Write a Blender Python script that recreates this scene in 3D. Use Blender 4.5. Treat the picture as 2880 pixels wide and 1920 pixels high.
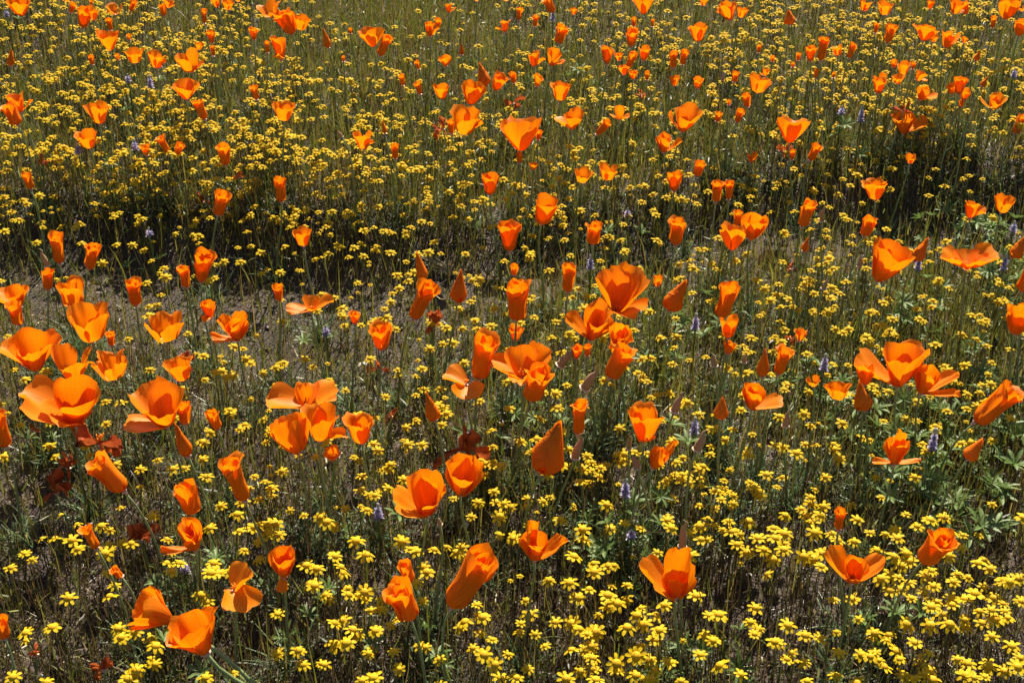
import bpy, math, random
import numpy as np
from mathutils import Vector, Matrix
random.seed(7); rng = np.random.default_rng(7)
R = math.radians
for o in list(bpy.data.objects): bpy.data.objects.remove(o)
scene = bpy.context.scene
col = scene.collection

# ------------------------------------------------------------------ camera, sky, sun, exposure
CAM_Z, PITCH, HFOV = 0.95, R(31.0), R(40.0)
cam_d = bpy.data.cameras.new('camera'); cam = bpy.data.objects.new('camera', cam_d); col.objects.link(cam)
cam.location = (0, 0, CAM_Z); cam.rotation_euler = (math.pi/2-PITCH, 0, 0)
cam_d.sensor_fit = 'HORIZONTAL'; cam_d.angle = HFOV; cam_d.clip_start = 0.02; cam_d.clip_end = 2000
scene.camera = cam
SUN_ELEV, SUN_AZ = R(50), R(14)          # azimuth measured from +Y (away from the camera) towards +X
world = bpy.data.worlds.new('World'); scene.world = world; world.use_nodes = True
nt = world.node_tree
sky = nt.nodes.new('ShaderNodeTexSky'); sky.sky_type = 'NISHITA'; sky.sun_disc = False
sky.sun_elevation = SUN_ELEV; sky.sun_rotation = SUN_AZ
nt.links.new(sky.outputs[0], nt.nodes['Background'].inputs[0]); nt.nodes['Background'].inputs[1].default_value = 0.05
sun_d = bpy.data.lights.new('sun', 'SUN'); sun_d.energy = 5.0; sun_d.angle = R(0.5); sun_d.color = (1.0, .92, .77)
sun = bpy.data.objects.new('sun', sun_d); col.objects.link(sun)
sdir = Vector((math.sin(SUN_AZ)*math.cos(SUN_ELEV), math.cos(SUN_AZ)*math.cos(SUN_ELEV), math.sin(SUN_ELEV)))
sun.rotation_euler = sdir.to_track_quat('Z', 'Y').to_euler(); sun.location = sdir*5
vs = scene.view_settings
vs.view_transform = 'Standard'; vs.look = 'None'; vs.gamma = 1; vs.use_curve_mapping = False; vs.exposure = 1.4
scene.cycles.max_bounces = 8; scene.cycles.transparent_max_bounces = 8
scene.cycles.sample_clamp_indirect = 4

# ------------------------------------------------------------------ terrain height and photo-to-place helpers
FPX = 1440/math.tan(HFOV/2)
CF = np.array([0, math.cos(PITCH), -math.sin(PITCH)]); CU = np.array([0, math.sin(PITCH), math.cos(PITCH)]); CR = np.array([1., 0, 0])
CP = np.array([0, 0, CAM_Z])
def sstep(a, b, x):
    t = np.clip((x-a)/(b-a), 0, 1); return t*t*(3-2*t)
def bank_y(x):                                   # foot of the little bank that crosses the field
    return 1.745+.16*sstep(-.15, .6, x)+.02*np.sin(x*7.0)+.012*np.sin(x*19+1)
def ground(x, y):
    x = np.asarray(x, float); y = np.asarray(y, float)
    h = (.068-.018*np.exp(-((x-.1)/.25)**2))*sstep(0, .12, y-bank_y(x))
    h = h+.010*np.sin(x*5.1+1.3)*np.cos(y*4.3+.4)+.006*np.sin(x*11.7+y*9.1)+.0025*np.sin(x*37+2*np.sin(y*23))*np.cos(y*31+x*9)
    return h*np.exp(-np.maximum(y-6, 0)*.1)
def pix_dir(px, py):
    return CF+CR*((px-1440)/FPX)+CU*((960-py)/FPX)
def unproject(px, py, h):
    d = pix_dir(px, py); t = (h-CAM_Z)/d[2]
    for _ in range(12):
        p = CP+d*t; t += (float(ground(p[0], p[1]))+h-p[2])/d[2]*.8
    return CP+d*t
def unproject_many(px, py, h):
    d = CF[None]+CR[None]*((px-1440)/FPX)[:, None]+CU[None]*((960-py)/FPX)[:, None]
    d[:, 2] = np.minimum(d[:, 2], -.14)
    t = (h-CAM_Z)/d[:, 2]
    for _ in range(12):
        p = CP+d*t[:, None]; t += (ground(p[:, 0], p[:, 1])+h-p[:, 2])/d[:, 2]*.8
    return CP+d*t[:, None]
def project_many(p):
    q = p-CP; z = q@CF
    return 1440+FPX*q[:, 0]/z, 960-FPX*(q@CU)/z
def depth(p): return float((p-CP)@CF)
def grid_at(G, px, py):
    fx = np.clip(px/180-.5, 0, 14.999); fy = np.clip(py/160-.5, 0, 10.999)
    i = fx.astype(int); j = fy.astype(int); a = fx-i; b = fy-j
    return (G[j, i]*(1-a)+G[j, i+1]*a)*(1-b)+(G[j+1, i]*(1-a)+G[j+1, i+1]*a)*b

# ------------------------------------------------------------------ materials
def new_mat(name):
    m = bpy.data.materials.new(name); m.use_nodes = True; m.node_tree.nodes.clear(); return m, m.node_tree
def N(t, k, **kw):
    n = t.nodes.new(k)
    for a, b in kw.items(): setattr(n, a, b)
    return n
def leafy(name, c1, c2, trans=.4, rough=.45, spec=.4, noise=60, attr=None, tcol=None, vein=False, tip=None, bump=0):
    """thin plant tissue: reflecting sheet mixed with light passing through"""
    m, t = new_mat(name); L = t.links.new
    out = N(t, 'ShaderNodeOutputMaterial')
    if attr:
        a = N(t, 'ShaderNodeAttribute', attribute_name=attr); csock = a.outputs['Color']
    else:
        mixc = N(t, 'ShaderNodeMix', data_type='RGBA'); mixc.inputs['A'].default_value = (*c1, 1); mixc.inputs['B'].default_value = (*c2, 1)
        oi = N(t, 'ShaderNodeObjectInfo'); tc = N(t, 'ShaderNodeTexCoord')
        nz = N(t, 'ShaderNodeTexNoise'); nz.inputs['Scale'].default_value = noise; nz.inputs['Detail'].default_value = 3
        L(tc.outputs['Object'], nz.inputs['Vector'])
        ad = N(t, 'ShaderNodeMath', operation='MULTIPLY_ADD'); L(nz.outputs['Fac'], ad.inputs[0]); ad.inputs[1].default_value = 1.2
        rr = N(t, 'ShaderNodeMath', operation='MULTIPLY_ADD'); L(oi.outputs['Random'], rr.inputs[0]); rr.inputs[1].default_value = .7; rr.inputs[2].default_value = -.45
        L(rr.outputs[0], ad.inputs[2]); L(ad.outputs[0], mixc.inputs['Factor']); csock = mixc.outputs['Result']
    if vein:
        uv = N(t, 'ShaderNodeUVMap'); mp = N(t, 'ShaderNodeMapping'); mp.inputs['Scale'].default_value = (26, 1.3, 1)
        L(uv.outputs[0], mp.inputs[0]); vn = N(t, 'ShaderNodeTexNoise'); vn.inputs['Scale'].default_value = 1; vn.inputs['Detail'].default_value = 4
        L(mp.outputs[0], vn.inputs['Vector'])
        mr = N(t, 'ShaderNodeMapRange'); mr.inputs[1].default_value = .3; mr.inputs[2].default_value = .7; mr.inputs[3].default_value = .82; mr.inputs[4].default_value = 1.06
        L(vn.outputs['Fac'], mr.inputs[0])
        vm = N(t, 'ShaderNodeMix', data_type='RGBA', blend_type='MULTIPLY'); vm.inputs['Factor'].default_value = 1
        L(csock, vm.inputs['A']); L(mr.outputs[0], vm.inputs['B']); csock = vm.outputs['Result']
    p = N(t, 'ShaderNodeBsdfPrincipled'); p.inputs['Roughness'].default_value = rough; p.inputs['Specular IOR Level'].default_value = spec
    L(csock, p.inputs['Base Color'])
    tr = N(t, 'ShaderNodeBsdfTranslucent')
    if tcol:
        tm = N(t, 'ShaderNodeMix', data_type='RGBA', blend_type='MULTIPLY'); tm.inputs['Factor'].default_value = 1
        L(csock, tm.inputs['A']); tm.inputs['B'].default_value = (*tcol, 1); L(tm.outputs['Result'], tr.inputs['Color'])
    else: L(csock, tr.inputs['Color'])
    if bump and vein:
        b = N(t, 'ShaderNodeBump'); b.inputs['Strength'].default_value = bump; b.inputs['Distance'].default_value = .001
        L(vn.outputs['Fac'], b.inputs['Height']); L(b.outputs[0], p.inputs['Normal'])
    ms = N(t, 'ShaderNodeMixShader'); ms.inputs[0].default_value = trans
    L(p.outputs[0], ms.inputs[1]); L(tr.outputs[0], ms.inputs[2]); L(ms.outputs[0], out.inputs[0])
    return m
M = {}
M['petal'] = leafy('poppy petal', (.86, .215, .003), (.92, .27, .004), trans=.48, rough=.5, spec=.25, noise=25, vein=True, bump=.3, tcol=(1, .92, .5))
M['wilted'] = leafy('wilted petal', (.34, .06, .018), (.66, .17, .035), trans=.35, rough=.6, spec=.2, noise=120, vein=True, bump=.5)
M['bud_cap'] = leafy('bud cap', (.40, .21, .13), (.30, .24, .10), trans=.15, rough=.5, spec=.3, noise=60)
M['rim'] = leafy('receptacle rim', (.62, .42, .33), (.55, .45, .30), trans=.2, rough=.5, spec=.3)
M['stem'] = leafy('poppy stem', (.18, .25, .08), (.24, .27, .12), trans=.2, rough=.4, spec=.5)
M['anther'] = leafy('stamen', (.85, .36, .01), (.8, .25, .01), trans=.3)
M['ray'] = leafy('daisy ray', (.62, .41, .007), (.68, .49, .014), trans=.4, rough=.6, spec=.08, noise=40, tcol=(1, .9, .7))
M['disc'] = leafy('daisy disc', (.54, .30, .005), (.62, .38, .007), trans=.1, rough=.7, spec=.2, noise=900)
M['dstem'] = leafy('daisy stem', (.13, .11, .05), (.16, .17, .06), trans=.15, rough=.45, spec=.4)
M['calyx'] = leafy('daisy calyx', (.16, .22, .06), (.22, .24, .05), trans=.2)
M['lup_leaf'] = leafy('lupine leaf', (.09, .15, .028), (.13, .19, .05), trans=.35, rough=.5, spec=.3, noise=40)
M['lup_blue'] = leafy('lupine floret', (.28, .26, .44), (.46, .42, .60), trans=.35)
M['lup_white'] = leafy('lupine banner', (.62, .54, .68), (.5, .42, .62), trans=.35)
M['lup_bud'] = leafy('lupine tip', (.34, .38, .28), (.42, .42, .36), trans=.2)
M['foliage'] = leafy('foliage', None, None, attr='Col', trans=.38, rough=.42, spec=.32)
M['dry'] = leafy('dry grass', (.50, .45, .30), (.40, .36, .2), trans=.25, rough=.4, spec=.5)
M['white_petal'] = leafy('pale petal', (.8, .76, .68), (.75, .7, .62), trans=.3)
m, t = new_mat('litter'); a = N(t, 'ShaderNodeAttribute', attribute_name='Col'); p = N(t, 'ShaderNodeBsdfPrincipled'); o = N(t, 'ShaderNodeOutputMaterial')
p.inputs['Roughness'].default_value = .42; p.inputs['Specular IOR Level'].default_value = .5
t.links.new(a.outputs['Color'], p.inputs['Base Color']); t.links.new(p.outputs[0], o.inputs[0]); M['litter'] = m
m, t = new_mat('soil'); L = t.links.new
tc = N(t, 'ShaderNodeTexCoord'); n1 = N(t, 'ShaderNodeTexNoise'); n1.inputs['Scale'].default_value = 9; n1.inputs['Detail'].default_value = 6
n2 = N(t, 'ShaderNodeTexVoronoi'); n2.inputs['Scale'].default_value = 260
n3 = N(t, 'ShaderNodeTexNoise'); n3.inputs['Scale'].default_value = 420; n3.inputs['Detail'].default_value = 5
for n in (n1, n2, n3): L(tc.outputs['Object'], n.inputs['Vector'])
cr = N(t, 'ShaderNodeValToRGB'); cr.color_ramp.elements[0].position = .3; cr.color_ramp.elements[0].color = (.020, .012, .007, 1)
cr.color_ramp.elements[1].position = .75; cr.color_ramp.elements[1].color = (.080, .052, .032, 1)
mx = N(t, 'ShaderNodeMath', operation='MULTIPLY_ADD'); L(n3.outputs['Fac'], mx.inputs[0]); mx.inputs[1].default_value = .6; L(n1.outputs['Fac'], mx.inputs[2])
sb = N(t, 'ShaderNodeMath', operation='SUBTRACT'); L(mx.outputs[0], sb.inputs[0]); sb.inputs[1].default_value = .3; L(sb.outputs[0], cr.inputs[0])
p = N(t, 'ShaderNodeBsdfPrincipled'); p.inputs['Roughness'].default_value = .8; L(cr.outputs[0], p.inputs['Base Color'])
b = N(t, 'ShaderNodeBump'); b.inputs['Strength'].default_value = .9; b.inputs['Distance'].default_value = .004
hh = N(t, 'ShaderNodeMath', operation='ADD'); L(n2.outputs['Distance'], hh.inputs[0]); L(n3.outputs['Fac'], hh.inputs[1]); L(hh.outputs[0], b.inputs['Height']); L(b.outputs[0], p.inputs['Normal'])
o = N(t, 'ShaderNodeOutputMaterial'); L(p.outputs[0], o.inputs[0]); M['soil'] = m

# ------------------------------------------------------------------ mesh helpers
def mesh(name, V, F, mat, uv=None, smooth=True):
    me = bpy.data.meshes.new(name); me.from_pydata([tuple(v) for v in np.asarray(V, float)], [], [tuple(map(int, f)) for f in F])
    for mm in (mat if isinstance(mat, list) else [mat]): me.materials.append(mm)
    if smooth: me.polygons.foreach_set('use_smooth', np.ones(len(me.polygons), bool))
    if uv is not None:
        li = np.empty(len(me.loops), np.int32); me.loops.foreach_get('vertex_index', li)
        l = me.uv_layers.new(name='UVMap'); l.data.foreach_set('uv', np.asarray(uv, np.float32)[li].ravel())
    return me
def bulk(name, V, F, mats, colr=None, mi=None, smooth=True):
    """a big mesh from arrays: V (n,3), F (m,k) with one face size, vertex colours, material index"""
    me = bpy.data.meshes.new(name); V = np.asarray(V, np.float32); F = np.asarray(F, np.int32); k = F.shape[1]
    me.vertices.add(len(V)); me.vertices.foreach_set('co', V.ravel())
    me.loops.add(F.size); me.loops.foreach_set('vertex_index', F.ravel())
    me.polygons.add(len(F)); me.polygons.foreach_set('loop_start', np.arange(0, F.size, k, dtype=np.int32)); me.polygons.foreach_set('loop_total', np.full(len(F), k, np.int32))
    for mm in mats: me.materials.append(mm)
    if mi is not None: me.polygons.foreach_set('material_index', np.asarray(mi, np.int32))
    me.update(calc_edges=True)
    if smooth: me.polygons.foreach_set('use_smooth', np.ones(len(F), bool))
    if colr is not None:
        c = me.color_attributes.new('Col', 'FLOAT_COLOR', 'POINT'); c4 = np.ones((len(V), 4), np.float32); c4[:, :3] = colr; c.data.foreach_set('color', c4.ravel())
    return me
def obj(name, me, parent=None, loc=None, mat4=None):
    o = bpy.data.objects.new(name, me); col.objects.link(o)
    if parent: o.parent = parent
    if loc is not None: o.location = loc
    if mat4 is not None: o.matrix_basis = mat4
    return o
def thing(name, label, cat, loc, group=None):
    o = bpy.data.objects.new(name, None); col.objects.link(o); o.location = loc; o.empty_display_size = .01
    o['label'] = label; o['category'] = cat
    if group: o['group'] = group
    return o
def quads(nu, nv, off=0):
    i, j = np.meshgrid(np.arange(nu-1), np.arange(nv-1), indexing='ij'); a = i*nv+j
    return np.stack([a, a+nv, a+nv+1, a+1], -1).reshape(-1, 4)+off
def frame(axis):
    z = np.array(axis, float); z /= np.linalg.norm(z)
    x = np.cross([0, 1., 0], z); x /= np.linalg.norm(x); y = np.cross(z, x)
    return np.stack([x, y, z], 1)               # columns: right-ish, away-ish, axis
def tube(path, rad, n=6):
    P = np.asarray(path, float); k = len(P); rad = np.broadcast_to(rad, (k,)); T = np.gradient(P, axis=0); V = []
    for i in range(k):
        B = frame(T[i]); a = np.arange(n)*2*math.pi/n
        V.append(P[i]+rad[i]*(np.cos(a)[:, None]*B[:, 0]+np.sin(a)[:, None]*B[:, 1]))
    V = np.concatenate(V); F = []
    for i in range(k-1):
        for j in range(n): F.append((i*n+j, i*n+(j+1) % n, (i+1)*n+(j+1) % n, (i+1)*n+j))
    F.append(tuple(range(n-1, -1, -1))); F.append(tuple((k-1)*n+j for j in range(n)))
    return V, F
def bez(a, b, c, d, n):
    t = np.linspace(0, 1, n)[:, None]; a, b, c, d = map(np.asarray, (a, b, c, d))
    return (1-t)**3*a+3*(1-t)**2*t*b+3*(1-t)*t*t*c+t**3*d

# ------------------------------------------------------------------ the ground
near_x = np.arange(-2.6, 2.601, .03); near_y = np.arange(.2, 5.001, .022)
gx = np.concatenate([[-900, -300, -100, -40, -16, -8, -5], near_x, [5, 8, 16, 40, 100, 300, 900]])
gy = np.concatenate([[-900, -300, -100, -40, -16, -6, -2, -.6], near_y, [7, 9, 13, 20, 40, 100, 300, 900]])
X, Y = np.meshgrid(gx, gy, indexing='ij'); Z = ground(X, Y)+.0012*rng.standard_normal(X.shape)
g = obj('ground', bulk('ground', np.stack([X, Y, Z], -1).reshape(-1, 3), quads(len(gx), len(gy)), [M['soil']])); g['kind'] = 'structure'

# ------------------------------------------------------------------ poppies
# per photo tile (720 x 480 px, read at 2352 wide): (x, y of flower base, length, type, lean, width, extras)
# types: t furled tube, c cup, b bowl, n pointed furl, f floppy, w wilted, d bud with tan cap, s petals given as (azimuth, opening, length, width)
S = 720/2352
T = {}
T[0, 0] = [(200, 150, 170, 'b', 0, 280), (650, 125, 100, 't', 25, 50), (760, 260, 180, 'c', 18, 120), (860, 190, 100, 'c', 10, 80), (1060, 135, 115, 'c', 0, 150), (1020, 285, 150, 't', 0, 60),
 (1200, 110, 100, 't', 25, 50), (1510, 150, 120, 't', -5, 65), (1550, 75, 90, 'c', 5, 90), (845, 60, 70, 't', 0, 35), (620, 18, 45, 'c', 0, 80), (1880, 220, 140, 't', 3, 50), (1960, 520, 115, 't', 0, 45),
 (1950, 400, 130, 'c', -5, 75), (2000, 72, 85, 'c', -8, 70), (2095, 92, 95, 'c', 10, 100), (2190, 18, 45, 'c', 0, 60), (2335, 370, 140, 'c', 0, 85), (1015, 465, 150, 'b', 0, 290, dict(a='broad funnel poppy in dense daisies')), (1190, 370, 70, 't', 0, 45),
 (850, 600, 110, 't', 0, 55), (1090, 555, 65, 't', -10, 45), (1240, 580, 160, 'c', 0, 185), (1445, 630, 170, 'c', 5, 150), (1765, 665, 210, 'c', -12, 210), (1825, 460, 70, 'c', 10, 70), (100, 612, 130, 'n', 12, 65),
 (195, 1030, 190, 's', -15, 270, dict(p=[(185, 25, 1.1), (90, 20, 1), (0, 65, .9, .3), (270, 20, .7)])), (165, 1150, 230, 't', -18, 135), (920, 1140, 240, 'c', 5, 215, dict(cr=1)), (1715, 915, 210, 'b', 0, 260, dict(a='rounded bowl poppy in dense daisies')), (1885, 1100, 200, 't', -18, 85),
 (825, 1360, 200, 'c', 0, 200, dict(a='square-mouthed cup poppy above a blue lupine')), (1555, 1420, 190, 't', -22, 65), (1615, 1420, 110, 't', 30, 60), (1350, 1430, 120, 'c', 0, 90), (2075, 1520, 250, 't', 0, 120), (390, 1490, 70, 'w', 0, 170)]
T[1, 0] = [(140, 160, 140, 'c', -15, 180), (335, 320, 230, 'c', -20, 150), (410, 280, 130, 'c', 12, 140), (230, 550, 245, 'c', 0, 135, dict(a='slender cup poppy with folded sides')), (105, 490, 120, 't', 0, 50), (668, 445, 150, 'n', -12, 65),
 (1080, 430, 180, 'b', -8, 250, dict(a='two-lobed bowl poppy in green stems')), (1135, 517, 190, 't', 25, 80), (870, 312, 60, 't', 0, 35), (805, 570, 60, 't', 0, 35), (1600, 340, 175, 'c', -3, 100), (1665, 275, 100, 't', 10, 55), (1770, 120, 120, 'c', 0, 75),
 (1890, 510, 110, 'n', 0, 50), (1500, 640, 80, 't', -18, 40), (1745, 610, 110, 'b', 0, 130), (2290, 300, 170, 'c', 0, 100), (1350, 790, 110, 't', -6, 55), (1510, 870, 120, 't', -12, 55), (1710, 910, 155, 'c', 0, 145),
 (1970, 960, 210, 'b', 10, 260), (2120, 790, 165, 'n', -18, 95), (2190, 830, 150, 'c', 28, 110), (1910, 1230, 290, 'c', 3, 265, dict(a='heart-topped cup poppy')), (1800, 1230, 150, 't', -4, 70), (1720, 1190, 150, 'w', -10, 80), (1185, 1230, 100, 'n', -8, 45),
 (1280, 1460, 160, 't', 0, 70), (990, 1370, 205, 'c', 0, 170, dict(a='lone hooded cup poppy')), (260, 1110, 185, 'c', 6, 185), (10, 920, 150, 't', -10, 65), (2345, 730, 85, 't', 0, 45), (790, 1260, 85, 'd', -28, 30), (2030, 12, 40, 'c', 0, 60), (2300, 10, 40, 'c', 0, 70)]
T[2, 0] = [(60, 190, 120, 't', 8, 50), (210, 250, 115, 't', 6, 50), (380, 120, 150, 't', -25, 75), (565, 140, 75, 'c', 0, 65), (1205, 130, 150, 'b', 0, 240, dict(a='bowl poppy in far green stems')), (425, 400, 170, 't', 15, 90), (205, 615, 180, 'c', -4, 120),
 (360, 605, 160, 'c', 10, 130), (1120, 250, 95, 't', 0, 50), (1290, 250, 85, 't', 0, 35), (1095, 430, 190, 'c', 0, 125), (1750, 55, 70, 't', 12, 60), (2000, 190, 185, 'c', -12, 140), (2100, 165, 95, 'c', 10, 90),
 (1710, 385, 200, 'c', 0, 170, dict(a='tidy cup poppy in mid-height daisies')), (870, 590, 200, 'c', 0, 115), (980, 560, 70, 'b', 0, 95), (1060, 640, 165, 't', 20, 65), (1210, 560, 160, 'c', 0, 110), (1475, 630, 165, 't', 2, 70), (1565, 600, 155, 't', 6, 65),
 (1030, 690, 90, 'b', 0, 140), (1110, 730, 100, 'c', 0, 80), (1240, 740, 90, 't', 0, 45), (1490, 790, 105, 'c', 0, 95), (1700, 815, 115, 'c', 4, 90), (2040, 760, 120, 't', 4, 65), (2265, 490, 90, 't', 0, 45),
 (1935, 740, 80, 'd', 0, 30), (1190, 870, 110, 'w', 0, 70), (20, 770, 110, 't', -6, 55), (225, 800, 115, 'c', 12, 70), (20, 950, 140, 'w', 0, 50), (440, 930, 190, 'c', 6, 170, dict(a='solid cup poppy in green stems')), (2250, 855, 170, 'c', 8, 180),
 (2320, 700, 85, 'c', 10, 70), (2165, 990, 130, 't', -10, 65), (1990, 970, 60, 't', 0, 40), (550, 1190, 225, 's', 8, 260, dict(p=[(180, 70, 1), (60, 20, 1.15, .35), (280, 35, .8), (110, 35, .9)])),
 (985, 1100, 165, 's', 0, 160, dict(p=[(200, 60, .9, .4), (90, 5, 1.1, .35), (330, 55, .9, .4)])), (775, 1240, 150, 't', 40, 60),
 (1560, 1210, 240, 's', 16, 370, dict(p=[(180, 62, 1, .3), (25, 25, 1.2), (95, 35, 1), (290, 25, .75)])), (1395, 1400, 240, 's', -6, 200, dict(p=[(180, 8, 1), (90, 10, .95), (350, 60, 1.1, .28), (280, 10, .8)])),
 (1880, 1120, 100, 't', 12, 55), (2065, 1130, 135, 't', 14, 65), (80, 1385, 300, 'b', 0, 420, dict(a='big wavy bowl poppy in thin grass')), (70, 1500, 110, 't', 0, 60), (240, 1290, 100, 't', 6, 60), (2200, 1490, 110, 'c', 0, 95, dict(h=.07)), (195, 1560, 75, 'c', 0, 80)]
T[3, 0] = [(880, 105, 110, 'c', 6, 100), (1065, 140, 140, 'c', 0, 150), (215, 225, 100, 'n', -18, 90), (1090, 395, 195, 't', 12, 90), (985, 310, 110, 't', 2, 50), (1485, 90, 90, 'c', 0, 70), (1705, 130, 130, 'c', 10, 120), (1825, 130, 110, 'f', -20, 130),
 (2180, 178, 190, 'b', 5, 210, dict(a='bowl poppy beside a smaller bowl poppy')), (2330, 105, 60, 'c', 0, 90), (2060, 262, 130, 't', 0, 55), (2300, 330, 155, 'b', 5, 150), (1425, 380, 180, 'f', 8, 230, dict(a='ragged splayed poppy in dense daisies')), (1630, 440, 165, 'f', 10, 180), (1800, 400, 70, 'c', 0, 60), (1510, 385, 80, 'c', 0, 100),
 (390, 570, 150, 'c', -5, 100), (480, 560, 240, 't', 5, 85, dict(a='tallest thin furled poppy')), (275, 560, 85, 't', 0, 50), (635, 515, 100, 'c', -8, 85), (740, 540, 150, 't', 14, 60), (440, 720, 95, 't', 0, 50), (225, 620, 60, 't', 0, 40), (40, 570, 65, 't', 0, 45),
 (600, 720, 70, 't', 0, 35), (1240, 690, 145, 'c', 0, 130, dict(a='poppy in a tight cluster')), (1150, 622, 80, 't', -5, 55), (1330, 640, 80, 't', 5, 45), (1370, 742, 95, 'c', 18, 85), (1190, 772, 85, 'b', 0, 150), (1010, 860, 170, 'c', 0, 130), (1040, 760, 90, 'c', 5, 70),
 (1400, 920, 165, 'f', 5, 160), (1750, 870, 175, 'c', 3, 120), (1690, 862, 95, 'c', -12, 80), (1790, 915, 95, 'c', 12, 80), (2050, 1010, 160, 's', 20, 260, dict(p=[(185, 75, 1.05, .35), (30, 25, 1.1), (100, 30, .9), (280, 30, .7)])),
 (1910, 560, 90, 'n', 8, 55), (1965, 800, 85, 'n', 20, 50), (1240, 1230, 240, 's', 0, 330, dict(p=[(165, 35, 1), (80, 12, 1.05), (5, 65, 1.15, .35), (300, 25, .85)])), (1240, 1020, 120, 'w', 5, 90), (195, 1310, 230, 'b', 0, 340, dict(a='broad bowl poppy above wilted bits')), (130, 1392, 100, 'w', 0, 120),
 (220, 1470, 120, 't', 0, 60, dict(h=.08)), (385, 1475, 170, 't', 20, 80), (2265, 1230, 190, 't', 20, 80), (1300, 1500, 95, 'c', 0, 100), (1770, 985, 85, 't', 0, 60)]
T[0, 1] = [(285, 170, 165, 't', -10, 85), (2000, 412, 225, 't', 20, 105), (550, 856, 335, 't', 2, 125, dict(a='tall furled poppy beside a tan bud')), (435, 872, 185, 'd', -12, 55), (815, 900, 220, 't', 22, 95), (440, 1090, 200, 't', 8, 95), (690, 1235, 290, 't', -3, 235), 
 (180, 1250, 250, 's', -5, 290, dict(p=[(190, 60, 1.1), (90, 15, 1), (10, 30, .9), (280, 35, .7)])), (180, 1415, 250, 't', -5, 130), (850, 1560, 385, 'c', 0, 390, dict(a='large smooth cup poppy')), (1250, 1230, 280, 't', 5, 125), (1720, 1072, 230, 't', -3, 105),
 (1850, 1020, 290, 'c', 12, 160), (1530, 1555, 300, 'c', 0, 360, dict(a='trumpet-shaped poppy')), (1935, 1350, 220, 'c', 0, 140), (2190, 1555, 340, 's', 6, 300, dict(p=[(175, 40, 1.0, .35), (90, 10, .9), (10, 12, 1), (270, 14, .75), (195, 85, .9, .25)])), (1030, 1600, 165, 't', 3, 80),
 (1860, 290, 130, 'w', -15, 150, dict(h=.06)), (2200, 60, 90, 'w', 0, 90, dict(h=.06))]
T[1, 1] = [(235, 290, 262, 't', 0, 108), (440, 690, 190, 'c', 0, 180, dict(a='low cup poppy in the dark sparse patch')), (215, 1187, 175, 't', 2, 88), (510, 1287, 190, 's', 0, 440, dict(p=[(185, 85, 1.25, .35), (90, 40, .8), (10, 60, 1.25, .4), (280, 55, .6)])), (910, 1406, 150, 'c', 0, 110),
 (1155, 1640, 280, 'c', 3, 205), (1540, 1012, 220, 'n', -12, 85), (1445, 1360, 370, 't', 26, 130), (1850, 1210, 275, 'n', 8, 135), (1640, 1412, 200, 'w', 5, 90), (2150, 222, 215, 'c', 0, 160), (2335, 740, 295, 'c', -5, 190)]
T[2, 1] = [(640, 100, 135, 'c', 6, 165), (870, 82, 150, 'c', 4, 165), (1490, 190, 200, 'c', 3, 130), (1690, 50, 150, 't', 12, 85), (1870, 290, 248, 't', 2, 105), (1990, 265, 200, 't', -3, 75), (270, 492, 235, 'c', 14, 175), (740, 676, 235, 't', 5, 135),
 (1500, 686, 292, 't', 5, 140), (2020, 725, 240, 'b', 0, 270), (2060, 505, 160, 't', 5, 75), (2190, 632, 265, 'b', 8, 245), (510, 1110, 288, 't', 2, 118), (20, 960, 105, 't', 5, 70), (40, 1370, 415, 't', 3, 190, dict(a='tall barrel-shaped furled poppy')), (30, 1560, 185, 'c', 0, 130, dict(h=.09)),
 (950, 1300, 450, 's', 2, 600, dict(p=[(140, 18, 1.0, .5), (25, 38, 1.1, .6), (310, 62, .85, .5), (75, 25, .95)], a='largest wide-open poppy')), (1335, 1062, 110, 't', 5, 85),
 (720, 1550, 420, 's', 20, 430, dict(p=[(180, 62, 1.05, .4), (100, 15, 1.0), (20, 5, 1.15), (275, 28, .75)], a='scoop-shaped poppy')), (990, 1590, 230, 'c', 2, 220, dict(tilt=-32, rose=1, a='rose-like poppy')),
 (1440, 1280, 248, 'n', 26, 140), (1915, 1350, 320, 't', 15, 150), (1980, 1532, 220, 'c', 3, 160), (2010, 1645, 85, 'c', 0, 110)]
T[3, 1] = [(310, 515, 262, 't', 12, 115), (985, 270, 225, 'c', -5, 200, dict(cr=1)), (880, 600, 205, 't', 12, 110), (1855, 440, 225, 'c', 0, 150), (2140, 382, 175, 'c', 5, 175), (495, 462, 170, 'd', -2, 48),
 (1000, 1015, 420, 's', 22, 400, dict(p=[(160, 16, 1.0), (80, 20, 1.05), (10, 30, 1.05), (280, 18, .75)], a='big cupped poppy')), (1345, 830, 190, 'n', 22, 95), (1820, 900, 230, 's', 0, 590, dict(p=[(178, 64, 1.2, .62), (95, 56, .9, .7), (5, 68, 1.35, .55), (280, 60, .75, .7), (232, 62, .85, .6), (325, 64, 1, .6)], a='flat saucer-like poppy')), (2240, 800, 190, 'n', 25, 105),
 (325, 742, 110, 'n', 12, 60), (215, 900, 110, 'w', 0, 110), (840, 880, 125, 'd', 3, 48), (510, 1082, 110, 'd', 15, 50), (2330, 1110, 280, 't', 16, 150), (2270, 1500, 290, 'b', 5, 290), (2335, 1315, 110, 'c', 0, 100), (290, 1562, 140, 'c', 0, 110), (200, 1545, 90, 'w', 0, 90)]
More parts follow.
